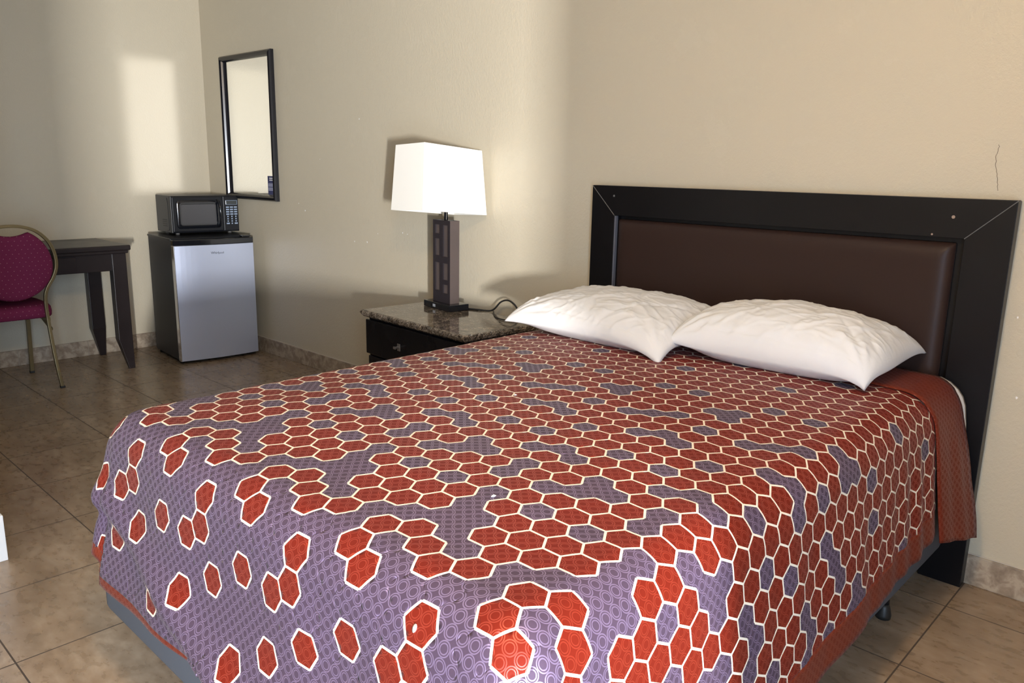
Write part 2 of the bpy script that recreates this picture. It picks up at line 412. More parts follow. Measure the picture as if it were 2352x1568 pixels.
def strip(c0, c1, r0, r1, off, nc, nr, dz=0., taper=None, offf=None):
    bm = bmesh.new(); uvl = bm.loops.layers.uv.new('uv'); g = []
    for i in range(nc+1):
        row = []
        for j in range(nr+1):
            c, r = c0+(c1-c0)*i/nc, r0+(r1-r0)*j/nr; u, v = lat(c, r)
            o_ = off if offf is None else offf(u, v)
            p = cloth(u, v, o_)
            row.append((bm.verts.new(p), (c*SX, r*SY)))
        g.append(row)
    for i in range(nc):
        for j in range(nr):
            q = [g[i][j], g[i+1][j], g[i+1][j+1], g[i][j+1]]; f = bm.faces.new([a[0] for a in q]); f.smooth = True
            for l, a in zip(f.loops, q): l[uvl].uv = a[1]
    return bm
pb = build_print(None)
spread = finish('bedspread', pb, [M['red'], M['purple'], M['cream']])
tag(spread, 'rust red and purple honeycomb patterned bedspread draped over the bed', 'bedspread')
so = spread.modifiers.new('solid', 'SOLIDIFY'); so.thickness = .003; so.offset = -1
def band(name, *a, **k):
    o = finish(name, strip(*a, **k), M['rust'], spread); s_ = o.modifiers.new('solid', 'SOLIDIFY'); s_.thickness = .004; s_.offset = 0
    o['label'] = k.get('lab', 'plain rust red border'); return o
R0 = (VF-.1241)/.6135*10+.3
band('border_band', CR-.03, CR+1.50, R0, RH-.1, -.002, 6, 130)             # right hem
band('border_band', CLc-2, CLc+.03, R0, RH-.1, -.002, 6, 110)              # left hem
cL, cR_ = (UL-2.5407)/.545*10, (UR-2.5407)/.545*10
def foot_band():
    bm = bmesh.new(); uvl = bm.loops.layers.uv.new('uv'); g = []
    N = 170
    for i in range(N+1):
        c = cL-.6+(cR_-cL+1.2)*i/N; u, v = lat(c, VB); row = []
        wd = .010+.016*sm(1.95, 1.5, u)
        for j in range(4):
            vv = v+.004-(wd+.004)*j/3; row.append((bm.verts.new(cloth(min(max(u, UL+.0005), UR-.0005), vv, -.003)), (u, vv)))
        g.append(row)
    for i in range(N):
        for j in range(3):
            q = [g[i][j], g[i+1][j], g[i+1][j+1], g[i][j+1]]; f = bm.faces.new([a[0] for a in q]); f.smooth = True
            for l, a in zip(f.loops, q): l[uvl].uv = a[1]
    return bm
def corner_band(sg):
    bm = bmesh.new(); uvl = bm.loops.layers.uv.new('uv'); g = []
    for i in range(25):
        ph = PI/2*i/24; row = []; d0 = dlim(ph)
        for j in range(4):
            d = d0-.004+(.034+.045*math.sin(ph)**2)*j/3
            u = (UR+d*math.sin(ph)) if sg > 0 else (UL-d*math.sin(ph)); v = VF-d*math.cos(ph)
            row.append((bm.verts.new(cloth(u, v, -.003, True)), (u, v)))
        g.append(row)
    for i in range(24):
        for j in range(3):
            q = [g[i][j], g[i+1][j], g[i+1][j+1], g[i][j+1]]; f = bm.faces.new([a[0] for a in q]); f.smooth = True
            for l, a in zip(f.loops, q): l[uvl].uv = a[1]
    return bm
def add_band(bm):
    o = finish('border_band', bm, M['rust'], spread); s_ = o.modifiers.new('solid', 'SOLIDIFY'); s_.thickness = .004; s_.offset = 0
    o['label'] = 'plain rust red border'
add_band(foot_band()); add_band(corner_band(-1)); add_band(corner_band(1))
def head_band():
    bm = bmesh.new(); uvl = bm.loops.layers.uv.new('uv'); g = []; N = 190
    for i in range(N+1):
        row = []
        for j in range(11):
            c = CLc-1.2+(CR+1.9+1.0*j/10-CLc+1.2)*i/N; u, v0 = lat(c, RH-.12); s_ = max(0, u-UR)
            v = v0+(1.738-v0)*j/10
            fl = .004+(.008+.032*j/10)*sm(.10,.56,s_)
            row.append((bm.verts.new(cloth(u, v, fl)), (u, v)))
        g.append(row)
    for i in range(N):
        for j in range(10):
            q = [g[i][j], g[i+1][j], g[i+1][j+1], g[i][j+1]]; f = bm.faces.new([a[0] for a in q]); f.smooth = True
            for l, a in zip(f.loops, q): l[uvl].uv = a[1]
    return bm
add_band(head_band())

# scraps on the bedspread
def lint(u, v, r, label):
    bm = bmesh.new(); p = cloth(u, v)+Vector((0,0,.001)); q = cloth(u+.01, v)-cloth(u, v); w = cloth(u, v+.01)-cloth(u, v); q.normalize(); w.normalize(); nn = q.cross(w)
    top = bm.verts.new(p+nn*.0035); ring = [bm.verts.new(p+nn*.001+q*r*math.cos(2*PI*k/10)+w*r*1.5*math.sin(2*PI*k/10)) for k in range(10)]
    for k in range(10): bm.faces.new([top, ring[k], ring[(k+1) % 10]])
    bm.faces.new(ring[::-1])
    tag(finish('lint_scrap', bm, M['lint'], smooth=True), label, 'lint')
lint(2.594, -.222, .0045, 'white oval lint scrap in a red hexagon on the bedspread foot')
lint(2.445, .110, .004, 'tiny white lint scrap on a purple patch mid bedspread')
lint(2.02, .618, .0035, 'tiny white lint speck on the far half of the bedspread')

# ------------------------------------------------------------------ bed under the spread
def rbox(bm, x0, x1, y0, y1, z0, z1, r, n=6):
    prof_ = []
    for cx, cy, a0 in ((x1-r, y1-r, 0), (x0+r, y1-r, 90), (x0+r, y0+r, 180), (x1-r, y0+r, 270)):
        for k in range(n+1):
            a = math.radians(a0+90*k/n); prof_.append((cx+r*math.cos(a), cy+r*math.sin(a)))
    A = [bm.verts.new((x, y, z0)) for x, y in prof_]; B = [bm.verts.new((x, y, z1)) for x, y in prof_]; m = len(A)
    for k in range(m): bm.faces.new([A[k], A[(k+1) % m], B[(k+1) % m], B[k]])
    bm.faces.new(A[::-1]); bm.faces.new(B)
bm = bmesh.new(); rbox(bm, 1.385, 2.785, -.185, 1.765, .385, .655, .07)
tag(finish('mattress', bm, M['mattress'], bevel=.03, seg=4, smooth=True), 'mattress hidden under the patterned bedspread', 'mattress')
bm = bmesh.new(); rbox(bm, 1.335, 2.815, -.228, 1.765, .145, .380, .06)
bx_ = finish('box_spring', bm, M['slate'], bevel=.012, seg=3, smooth=True)
tag(bx_, 'slate grey cloth covered box spring under the mattress', 'box spring')
# bed sheet peeking out at the head
bm = bmesh.new(); g = []
for i in range(61):
    u = 1.32+(2.985-1.32)*i/60; row = []
    for j in range(9):
        v = 1.60+.182*j/8
        p = cloth(u, v, -.0); p.z -= .006 if UL < u < UR else 0
        if u >= UR: p.x += .006*sm(.0,.1,u-UR)*(j >= 7)-.004*(j < 7)
        if j == 8: p.z -= .004
        row.append(bm.verts.new((p.x if u < UR else p.x, v, p.z)))
    g.append(row)
for i in range(60):
    for j in range(8): bm.faces.new([g[i][j], g[i+1][j], g[i+1][j+1], g[i][j+1]]).smooth = True
sh = finish('bed_sheet', bm, M['white_cotton']); s_ = sh.modifiers.new('solid', 'SOLIDIFY'); s_.thickness = .004; s_.offset = -1
tag(sh, 'white fitted sheet edge showing between bedspread and headboard', 'bed sheet')
bf = empty('metal_bedstead', 'black metal bed frame with glides under the box spring', 'bed frame', (2.09, .78, 0))
for dims in ((1.42-2.09,1.45-2.09,-.93,.97,.108,.140), (2.75-2.09,2.78-2.09,-.93,.97,.108,.140), (-.64,.66,-.86,-.83,.108,.14), (-.64,.66,.90,.93,.108,.14), (-.64,.66,0,.03,.108,.14)):
    boxobj('rail', dims, M['black_metal'], bf, bevel=.002)
for lx, ly in ((-.60,-.80),(.62,-.72),(-.60,.70),(.665,.66),(0,0)):
    bm = bmesh.new(); tube(bm, [(lx,ly,.035),(lx,ly,.14)], .013, 12); lg = finish('leg', bm, M['black_metal'], bf, smooth=True)
    bm = bmesh.new(); tube(bm, [(lx,ly,0),(lx,ly,.012),(lx,ly,.034),(lx,ly,.045)], [.021,.022,.017,.013], 20); finish('glide', bm, M['rubber'], lg, smooth=True)

# ------------------------------------------------------------------ headboard
HX0, HX1, HZ = 1.337, 2.868, 1.210
hb = empty('headboard', 'black lacquered headboard with padded dark brown centre panel', 'headboard', (2.1, 1.80, 0))
ox = 2.1; yb0, yb1 = 1.793-1.80, YW-.004-1.80-.006
ix0, ix1, iz = 1.453, 2.742, 1.092
def rail(poly_xz, name, y0, y1, mat, bev=.0015):
    bm = bmesh.new(); A = [bm.verts.new((x-ox, y0, z)) for x, z in poly_xz]; B = [bm.verts.new((x-ox, y1, z)) for x, z in poly_xz]; n = len(A)
    for k in range(n): bm.faces.new([A[k], A[(k+1) % n], B[(k+1) % n], B[k]])
    bm.faces.new(A[::-1]); bm.faces.new(B); return finish(name, bm, mat, hb, bevel=bev)
g = .0012
rail([(HX0,0.0),(ix0,0.0),(ix0,iz-g),(HX0,HZ-g)], 'side_post', yb0, yb1, M['black_wood'])
rail([(ix1,0.0),(HX1,0.0),(HX1,HZ-g),(ix1,iz-g)], 'side_post', yb0, yb1, M['black_wood'])
tr = rail([(HX0+g,HZ),(ix0+g,iz),(ix1-g,iz),(HX1-g,HZ)], 'top_rail', yb0, yb1, M['black_wood'])
for (x0, z0, x1, z1) in ((HX0,HZ,ix0,iz),(HX1,HZ,ix1,iz)):
    bm = bmesh.new(); tube(bm, [(x0-ox, yb0-.0002, z0-.001), (x1-ox, yb0-.0002, z1)], .0014, 6); finish('mitre_joint', bm, M['joint'], tr)
boxobj('back_panel', (ix0-ox-.01, ix1-ox+.01, yb1-.012, yb1-.002, .30, iz+.01), M['black_wood'], hb)
# lighter bluish strip along the inner edge of the left post
boxobj('edge_strip', (ix0-ox-.001, ix0-ox+.006, yb0+.003, yb0+.020, .40, iz-.002), new_mat('bluish_edge', (.11,.115,.14), .35), hb, bevel=.001)
# padded panel
bm = bmesh.new(); nx, nz = 60, 34; px0, px1, pz0, pz1 = ix0+.012, ix1-.028, .38, iz-.018; gg = []
for i in range(nx+1):
    row = []
    for j in range(nz+1):
        a, b = i/nx, j/nz; a = .5-.5*math.cos(PI*a); b = .5-.5*math.cos(PI*b)
        x = px0+(px1-px0)*a; z_ = pz0+(pz1-pz0)*b
        e = min(x-px0, px1-x, z_-pz0, pz1-z_); k = math.sqrt(max(0, 1-(1-min(1, e/.045))**2))
        row.append(bm.verts.new((x-ox, yb0+.030-.028*k, z_)))
    gg.append(row)
for i in range(nx):
    for j in range(nz): bm.faces.new([gg[i][j], gg[i+1][j], gg[i+1][j+1], gg[i][j+1]]).smooth = True
padp = finish('padded_panel', bm, M['panel'], hb); padp['label'] = 'dark brown padded leatherette panel'
s_ = padp.modifiers.new('solid', 'SOLIDIFY'); s_.thickness = .004
for (x, z_, r) in ((1.448,1.170,.0045),(2.705,1.155,.005),(2.652,1.100,.003)):
    bm = bmesh.new(); tube(bm, [(x-ox, yb0-.0012, z_), (x-ox, yb0+.004, z_)], r, 12); finish('screw_hole', bm, M['chip'] if x > 2 else M['joint'], tr)
bm = bmesh.new(); box(bm, 2.800-ox, 2.862-ox, yb0-.0015, yb0+.002, .196, .202); finish('bracket_edge', bm, M['chip'], hb)

# ------------------------------------------------------------------ pillows
def pillow(name, label, c, a, b, hgt, rz, tilt, seed, corners, soft={}):
    """c centre (x,y,z of underside), a half length (x), b half width (y)"""
    N = 130; Mm = 120; bm = bmesh.new(); top, bot = {}, {}
    rnd = random.Random(seed); sv = Vector((seed*3.1, seed*1.7, 0))
    creases = [(rnd.uniform(-.9,.9), rnd.uniform(-.7,.9), rnd.uniform(0,PI), rnd.uniform(.05,.16), rnd.uniform(.25,.6)) for _ in range(34)]
    def shape(s, t):
        # pincushion outline, corners pulled out; corner softening per corner
        x = a*s*(1-.055*(1-abs(t)**2.4)); y = b*t*(1-.085*(1-abs(s)**2.6))
        q = soft.get((s > 0, t > 0), 0); kk = (s*t)**2; x *= 1-q*kk; y *= 1-q*kk*1.2
        e = max(0, (1-abs(s)**2.5))*max(0, (1-abs(t)**2.6)); H = hgt*1.05*e**.50
        return x, y, H, e
    def wr(s, t):
        p = Vector((s*3.2*a/.3, t*2.4*b/.3, 0))+sv
        w = .0045*noise.noise(p*1.0)+.0018*noise.noise(p*2.6)
        # pulls radiating from the four corners
        for sx in (-1,1):
            for sy in (-1,1):
                dx, dy = (sx-s)*a, (sy-t)*b; dd = math.hypot(dx, dy); an = math.atan2(dy, dx)
                w += .0028*math.sin(an*15+seed*2+sx)*math.exp(-((dd-.10)/.09)**2)
        for (cs, ct, an, wd, ln) in creases:
            dx, dy = s-cs, (t-ct)*b/a; along = dx*math.cos(an)+dy*math.sin(an); ac = -dx*math.sin(an)+dy*math.cos(an)+.10*along*along
            w += .0026*math.exp(-(along/ln)**2*2.2)*math.exp(-(ac/(wd*.30))**2)*(1 if wd > .09 else -1)
        q = Vector((s*a/.3*2.0+.5*t, t*b/.3*3.4-.4*s, 2.0))+sv; q += Vector((noise.noise(q*.7), noise.noise(q*.7+Vector((5,5,5))), 0))*.5
        w += .0042*max(0, 1-abs(noise.noise(q))*7)*(.4+.6*abs(noise.noise(p*.8)))+.0022*max(0, 1-abs(noise.noise(q*2.1+Vector((3,1,0))))*6)
        w -= .0030*math.exp(-((t+.90+.015*math.sin(s*5))/.014)**2)     # seam of the pillowcase
        return w
    for i in range(N+1):
        for j in range(Mm+1):
            s, t = -1+2*i/N, -1+2*j/Mm; x, y, H, e = shape(s, t)
            k = min(1, e*6)
            lift = corners(s, t)
            ze = .040*(1-(abs(s)*abs(t))**4)
            zt = ze+(H-ze*min(1,H/hgt))*.98+wr(s, t)*k+lift*(1-.0*e); zb = ze*(1-min(1, e*1.8))**2+lift*(1-min(1,e*2))+.001*k
            if zt < zb+.0015: zt = zb+.0015
            top[i,j] = bm.verts.new((x, y, zt+.0015)); 
            edge = i in (0,N) or j in (0,Mm)
            bot[i,j] = top[i,j] if edge else bm.verts.new((x, y, zb))
    for i in range(N):
        for j in range(Mm):
            for D, fl in ((top,0),(bot,1)):
                q = [D[i,j], D[i+1,j], D[i+1,j+1], D[i,j+1]]
                try: bm.faces.new(q[::-1] if fl else q).smooth = True
                except ValueError: pass
    o = finish(name, bm, M['white_cotton']); o.location = c; o.rotation_euler = (tilt, 0, rz)
    tag(o, label, 'pillow'); return o
ZP = ZT+.010
def cl(s, t):      # left pillow corners
    up = .030+.025*t
    return up*(1-(1-abs(s)**2)*(1-abs(t)**2))
pillow('pillow', 'white cotton pillow nearest the lamp, its front corner folded down', (1.730, 1.498, ZP+.006), .358, .262, .143, math.radians(-3), math.radians(3.5), 3,
       lambda s, t: .030*max(0, -s)**4 - .004*max(0,s)**3*max(0,-t)**3)
pillow('pillow', 'plump white cotton pillow on the right half of the bed', (2.362, 1.552, ZP+.005), .328, .228, .174, math.radians(1.5), math.radians(2.5), 8,
       lambda s, t: .030*max(0, s)**4*max(0,t)**3 + .050*max(0,-s)**4, {(True, False): .13})

# ------------------------------------------------------------------ nightstand
ns = empty('nightstand', 'black nightstand with brown speckled granite top beside the bed', 'nightstand', (.721, 1.309, 0), math.radians(-3.4))
w, dpt, zt = .386, .440, .605
bm = bmesh.new(); nE = 220; prof_o = []
import itertools
def edgepts():
    P = []
    for (x0,y0,x1,y1,n) in ((-w,0,w,0,90),(w,0,w,dpt,52),(w,dpt,-w,dpt,20),(-w,dpt,-w,0,52)):
        for k in range(n): P.append((x0+(x1-x0)*k/n, y0+(y1-y0)*k/n))
    return P
EP = edgepts(); lv = []
for li, (zz, ins) in enumerate(((zt-.032,.012),(zt-.024,.003),(zt-.012,.0),(zt-.004,.003),(zt,.010))):
    ring = []
    for (x, y) in EP:
        rr = (.0045*noise.noise(Vector((x*60, y*60, zz*90)))+.003*noise.noise(Vector((x*150,y*150,zz*200)))) if 0 < li < 4 else 0
        cx_, cy_ = 0, dpt/2; fx = (w-ins+rr)/w; fy = (dpt/2-ins+rr)/(dpt/2)
        ring.append(bm.verts.new((x*fx, cy_+(y-cy_)*fy, zz+rr*.4)))
    lv.append(ring)
n = len(EP)
for A, B in zip(lv, lv[1:]):
    for k in range(n): bm.faces.new([A[k], A[(k+1) % n], B[(k+1) % n], B[k]])
bm.faces.new(lv[0][::-1]); bm.faces.new(lv[-1])
gt = finish('granite_top', bm, M['granite'], ns); gt['label'] = 'speckled brown granite top with chiselled edge'
boxobj('cabinet', (-w+.022, w-.022, .035, dpt-.012, .0, zt-.032), M['night'], ns, bevel=.003)
for k, (z0, z1) in enumerate(((.395,.560),(.215,.385),(.045,.205))):
    yo = .018 if k == 0 else .024
    dr = boxobj('drawer', (-w+.016+.010*(k>0), w-.016-.010*(k>0), yo, .036, z0, z1), M['night'], ns, bevel=.004)
    bm = bmesh.new(); zc = z0+.075
    box(bm, -.108, -.086, yo-.004, yo, zc-.018, zc+.016); box(bm, -.102, -.092, yo-.022, yo-.004, zc-.005, zc+.005); box(bm, -.106, -.088, yo-.028, yo-.020, zc-.006, zc+.006)
    h_ = finish('handle', bm, new_mat('brushed_nickel', (.42,.42,.42), .35, .9), dr, bevel=.002); h_['label'] = 'small brushed nickel pull'
bm = bmesh.new(); nn_ = 14
vs = [bm.verts.new((w-.0212, .075+.030*math.cos(2*PI*k/nn_), .553+.007*math.sin(2*PI*k/nn_)+.004*math.cos(2*PI*k/nn_))) for k in range(nn_)]; bm.faces.new(vs)
finish('scuff_mark', bm, M['scuff'], ns)

# ------------------------------------------------------------------ table lamp
tl = empty('table_lamp', 'table lamp with white rectangular shade and windowed bronze block base on granite nightstand', 'lamp', (.570, 1.6655, .606), math.radians(-8))
boxobj('base', (-.111,.111,-.056,.056,0,.030), M['black_gloss'], tl, bevel=.002)
bx2 = boxobj('sticker', (-.030,-.008,-.0566,-.0558,.008,.021), new_mat('silver_label', (.35,.38,.42), .4), bpy.data.objects['base'], bevel=0)
bw, bd, bz0, bz1 = .0722, .026, .030, .420
boxobj('body', (-bw+.001, bw-.001, -bd+.007, bd-.007, bz0, bz1-.001), M['lamp'], tl, bevel=.001)
# window frame faces front and back: stiles, mullion, rails
H_ = bz1-bz0
def fz(f): return bz1-H_*f
L_ = [(.055,.165),(.225,.430),(.515,.860)]; R_ = [(.055,.435),(.515,.720),(.775,.885)]
for yy0, yy1 in ((-bd, -bd+.007), (bd-.007, bd)):
    bm = bmesh.new()
    cols = ((-bw+.018, -bw+.056, L_), (.013, bw-.019, R_))
    box(bm, -bw, -bw+.018, yy0, yy1, bz0, bz1); box(bm, bw-.019, bw, yy0, yy1, bz0, bz1); box(bm, -bw+.056, .013, yy0, yy1, bz0, bz1)
    for x0, x1, wins in cols:
        e = 0.0
        for a_, b_ in wins: box(bm, x0, x1, yy0, yy1, fz(a_), fz(e)); e = b_
        box(bm, x0, x1, yy0, yy1, fz(1.0), fz(e))
    fr = finish('window_frame', bm, M['lamp_dark'], tl)
for sx in (-1, 1): boxobj('side_plate', (min(sx*(bw-.0005),sx*(bw+.0015)), max(sx*(bw-.0005),sx*(bw+.0015)), -bd, bd, bz0, bz1), M['lamp'], tl, bevel=.0005)
bm = bmesh.new(); cyl(bm, (0,0,bz1-.002), .009, .20, 16); finish('neck', bm, M['black_gloss'], tl, smooth=True)
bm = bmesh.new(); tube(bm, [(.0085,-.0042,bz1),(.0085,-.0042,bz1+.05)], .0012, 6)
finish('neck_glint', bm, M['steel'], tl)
# shade (hollow truncated rectangle)
shd = bmesh.new(); a_, b_, k_ = .1225, .186, .886; th_ = math.radians(8-4.5); z0_, z1_ = 1.060-.606, 1.357-.606
ct, st = math.cos(th_), math.sin(th_); scx, scy = -.0175, -.024
def sp(x, y, z): return (scx+ct*x-st*y, scy+st*x+ct*y, z-.085*y+.045*x)
scx -= .004; a_ = .127
o0 = [shd.verts.new(sp(x*a_, y*b_, z0_)) for x, y in ((-1,-1),(1,-1),(1,1),(-1,1))]; o1 = [shd.verts.new(sp(x*a_*k_, y*b_*k_, z1_)) for x, y in ((-1,-1),(1,-1),(1,1),(-1,1))]
for k in range(4): shd.faces.new([o0[k], o0[(k+1) % 4], o1[(k+1) % 4], o1[k]])
so_ = finish('lamp_shade', shd, M['shade'], tl); so_['label'] = 'white linen rectangular shade'
s_ = so_.modifiers.new('solid', 'SOLIDIFY'); s_.thickness = .0025; s_.offset = -1; b_m = so_.modifiers.new('bev', 'BEVEL'); b_m.width = .0012; b_m.segments = 2
bm = bmesh.new()
for x, y in ((-1,0),(1,0),(0,-1),(0,1)): tube(bm, [sp(0,0,z1_-.03), sp(x*a_*k_*.99, y*b_*k_*.99, z1_-.006)], .0016, 6)
finish('spider', bm, M['steel'], so_)
bm = bmesh.new(); bmesh.ops.create_uvsphere(bm, u_segments=16, v_segments=10, radius=.028, matrix=Matrix.Translation((0,0,z0_+.15))); finish('bulb', bm, M['lint'], tl, smooth=True)
bm = bmesh.new(); cyl(bm, (0,0,bz1+.15), .016, .05, 16); finish('socket', bm, M['black_plastic'], tl, smooth=True)
# power cord looping behind the lamp
bm = bmesh.new(); tube(bm, spline([(.66,1.715,.609),(.72,1.735,.609),(.785,1.765,.611),(.83,1.778,.655),(.875,1.782,.668),(.925,1.778,.650),(.965,1.76,.618),(1.00,1.73,.611),(1.03,1.70,.611)], 10), .0042, 10)
cd = finish('power_cord', bm, M['rubber'], smooth=True); tag(cd, 'black power cord looped at the back of the granite nightstand', 'cord')
bm = bmesh.new(); tube(bm, spline([(.800,1.760,.6085),(.865,1.700,.6085),(.93,1.655,.609),(.99,1.645,.609),(1.03,1.66,.609),(1.04,1.70,.609)], 10), .0030, 8)
tag(finish('lamp_cable', bm, M['rubber'], smooth=True), 'thin dark cable lying across the granite beside the pillow', 'cable')

# ------------------------------------------------------------------ fridge
fr = empty('mini_fridge', 'compact refrigerator with silver door and black body in the corner', 'fridge', (-1.512, 1.262, 0), math.radians(-5))
# local: door faces +x, y from 0..W, body toward -x
W_ = .515; D_ = .48; FZ = .800
boxobj('body', (-D_, -.035, .004, W_-.004, .022, FZ-.012), M['side_grey'], fr, bevel=.004)
boxobj('top_panel', (-D_-.002, -.045, .0, W_, FZ-.014, FZ), M['black_plastic'], fr, bevel=.004)
def door_shape(z0, z1, xin, bulge, inset=0, n=16):
    bm = bmesh.new(); pts = [(xin, inset)]
    for k in range(n+1):
        y = inset+(W_-2*inset)*k/n; s = 2*k/n-1; pts.append((xin+.042+bulge*(1-s*s), y))
    pts.append((xin, W_-inset))
    A = [bm.verts.new((x,y,z0)) for x,y in pts]; B = [bm.verts.new((x,y,z1)) for x,y in pts]; m = len(A)
    for k in range(m): bm.faces.new([A[k], A[(k+1)%m], B[(k+1)%m], B[k]])
    bm.faces.new(A[::-1]); bm.faces.new(B); return bm
dr = finish('door', door_shape(.022, FZ-.042, -.030, .022, .002), M['silver'], fr, bevel=.003); dr['label'] = 'silver steel door'
bs = finish('door_cap', door_shape(FZ-.042, FZ-.006, -.034, .020), M['black_gloss'], fr, bevel=.004)
boxobj('toe_strip', (-.05, -.014, .01, W_-.01, .010, .036), M['black_plastic'], fr)
boxobj('gasket', (-.036, -.028, .006, W_-.006, .036, FZ-.04), M['rubber'], fr, bevel=0)
boxobj('door_edge', (-.0305,.0125,-.0012,.0035,.022,FZ-.042), M['steel'], dr, bevel=.001)
for y, x in ((.03,-.06),(W_-.03,-.06),(.03,-D_+.03),(W_-.03,-D_+.03)):
    bm = bmesh.new(); cyl(bm, (x,y,0), .014, .026, 14); finish('foot', bm, M['rubber'], fr, smooth=True)
boxobj('hinge_cover', (-.05, .0, W_-.07, W_-.012, FZ-.004, FZ+.006), M['black_gloss'], fr, bevel=.003)
text('logo', 'Whirl', .021, M['logo'], dr, (.0338, .222, .700), (PI/2,0,PI/2), .0006)
text('logo', 'pool', .019, M['logo2'], dr, (.0345, .271, .700), (PI/2,0,PI/2), .0006)

# ------------------------------------------------------------------ microwave
mw = empty('microwave', 'black countertop microwave oven sitting on the mini fridge', 'microwave', (-1.775, 1.378, FZ+.001), math.radians(-4.5))
mW, mD, mH = .450, .270, .252
for x, y in ((-.04,.05),(-.04,mW-.05),(-mD+.04,.05),(-mD+.04,mW-.05)):
    bm = bmesh.new(); cyl(bm, (x,y,0), .013, .014, 14); finish('foot', bm, M['joint'], mw, smooth=True)
z0 = .012
boxobj('cabinet', (-mD, -.012, .0, mW, z0, mH), M['side_grey'], mw, bevel=.004)
boxobj('front_panel', (-.014, .006, .0, mW, z0, mH), M['black_plastic'], mw, bevel=.004)
dm = boxobj('door', (.004, .020, .004, .338, z0+.006, mH-.006), M['black_plastic'], mw, bevel=.006, seg=3)
# raised glossy surround with rounded window
def rrect(x, y0, y1, z0, z1, r, n=6):
    P = []
    for cy, cz, a0 in ((y1-r,z1-r,0),(y0+r,z1-r,90),(y0+r,z0+r,180),(y1-r,z0+r,270)):
        for k in range(n+1):
            a = math.radians(a0+90*k/n); P.append((x, cy+r*math.cos(a), cz+r*math.sin(a)))
    return P
bm = bmesh.new()
A = [bm.verts.new(p) for p in rrect(.020, .030, .322, z0+.028, mH-.026, .022)]
B = [bm.verts.new(p) for p in rrect(.026, .036, .316, z0+.034, mH-.032, .020)]
Cc = [bm.verts.new(p) for p in rrect(.022, .062, .286, z0+.060, mH-.056, .012)]
n = len(A)
for P_, Q_ in ((A,B),(B,Cc)):
    for k in range(n): bm.faces.new([P_[k], P_[(k+1)%n], Q_[(k+1)%n], Q_[k]])
finish('window_surround', bm, M['black_gloss'], dm, smooth=True)
bm = bmesh.new(); bm.faces.new([bm.verts.new(p) for p in rrect(.0222, .061, .287, z0+.059, mH-.055, .012)]); finish('window', bm, M['glass_dark'], dm)
bm = bmesh.new(); tube(bm, spline([(.020,.300,z0+.035),(.040,.304,z0+.055),(.050,.307,z0+.100),(.051,.307,z0+.150),(.042,.304,z0+.190),(.022,.300,mH-.030)], 8), .0085, 12)
finish('handle', bm, M['black_gloss'], dm, smooth=True)
cp = boxobj('control_panel', (.004, .012, .344, mW-.003, z0+.006, mH-.006), M['black_plastic'], mw, bevel=.003)
ds = boxobj('display', (.011,.0135,.362,.437,mH-.060,mH-.034), M['display'], cp, bevel=.001)
bm = bmesh.new()
for d_ in ((.360,.439,mH-.034,mH-.0322),(.360,.439,mH-.0618,mH-.060),(.360,.362,mH-.0618,mH-.0322),(.437,.439,mH-.0618,mH-.0322)): box(bm, .0120,.0138,d_[0],d_[1],d_[2],d_[3])
finish('display_border', bm, M['key'], ds)
for r_ in range(8):
    for c_ in range(3):
        yk = .372+.0275*c_; zk = mH-.078-.0155*r_
        hw, hh = (.0105,.0042) if (r_ < 4 or (r_ == 7 and c_ != 1)) else (.0042,.0042)
        boxobj('button', (.0115,.0130,yk-hw,yk+hw,zk-hh,zk+hh), M['key'], cp, bevel=0)
bm = bmesh.new()
for i in range(7):
    for j in range(4): box(bm, -.072-.013*i-.009, -.072-.013*i, -.0012, .0004, z0+.040+.013*j, z0+.046+.013*j)
finish('vent', bm, M['rubber'], bpy.data.objects['cabinet.001'])
bm = bmesh.new(); tube(bm, spline([(-.055,-.0006,mH-.015),(-.045,-.0006,mH-.05),(-.040,-.0006,.12),(-.040,-.0006,.045),(-.047,-.0006,.03),(-.075,-.0006,.026)], 6), .0016, 6)
finish('side_groove', bm, M['rubber'], bpy.data.objects['cabinet.001'])

# ------------------------------------------------------------------ wall mirror
mr = empty('wall_mirror', 'tall black framed wall mirror hung above the microwave', 'mirror', (-1.552, YW-.001, 1.032))
x0, x1, mh = -.330, .330, .925; fw_ = .038
def framepiece(p, q, inward):   # profile swept straight, mitred by overlap
    pass
prof_f = [(0,0),(0,-.020),(.008,-.030),(.020,-.033),(.030,-.026),(.036,-.014),(.038,-.006),(.038,0)]   # (distance inward, y)
bm = bmesh.new(); rings = []
for (cx_, cz_, sx, sz) in ((x0,0,1,1),(x1,0,-1,1),(x1,mh,-1,-1),(x0,mh,1,-1)):
    rings.append([bm.verts.new((cx_+sx*d_, y_, cz_+sz*d_)) for d_, y_ in prof_f])
for k in range(4):
    A, B = rings[k], rings[(k+1) % 4]
    for i in range(len(A)-1): bm.faces.new([A[i], A[i+1], B[i+1], B[i]])
finish('frame', bm, M['frame'], mr, bevel=0)
g_ = boxobj('glass', (x0+.034, x1-.034, -.006, -.003, .034, mh-.034), M['mirror'], mr, bevel=0)
boxobj('backing', (x0+.010, x1-.010, -.003, -.0005, .010, mh-.010), M['black_plastic'], mr, bevel=0)
st_ = boxobj('sticker', (x1-.038-.088, x1-.038, -.0072, -.0062, .040, .158), M['blue'], g_, bevel=0)
bm = bmesh.new(); sx0 = x1-.038-.088
for (xa, xb, za, zb) in ((.022,.066,.142,.147),(.022,.068,.130,.135)): box(bm, sx0+xa, sx0+xb, -.0078, -.0072, za, zb)
finish('heading_lines', bm, M['lint'], st_)
bm = bmesh.new()
for za in (.108,.1025,.097,.0915,.082,.0765,.071,.0655): box(bm, sx0+.006, sx0+.082, -.0078, -.0072, za, za+.0034)
finish('text_lines', bm, M['print'], st_)

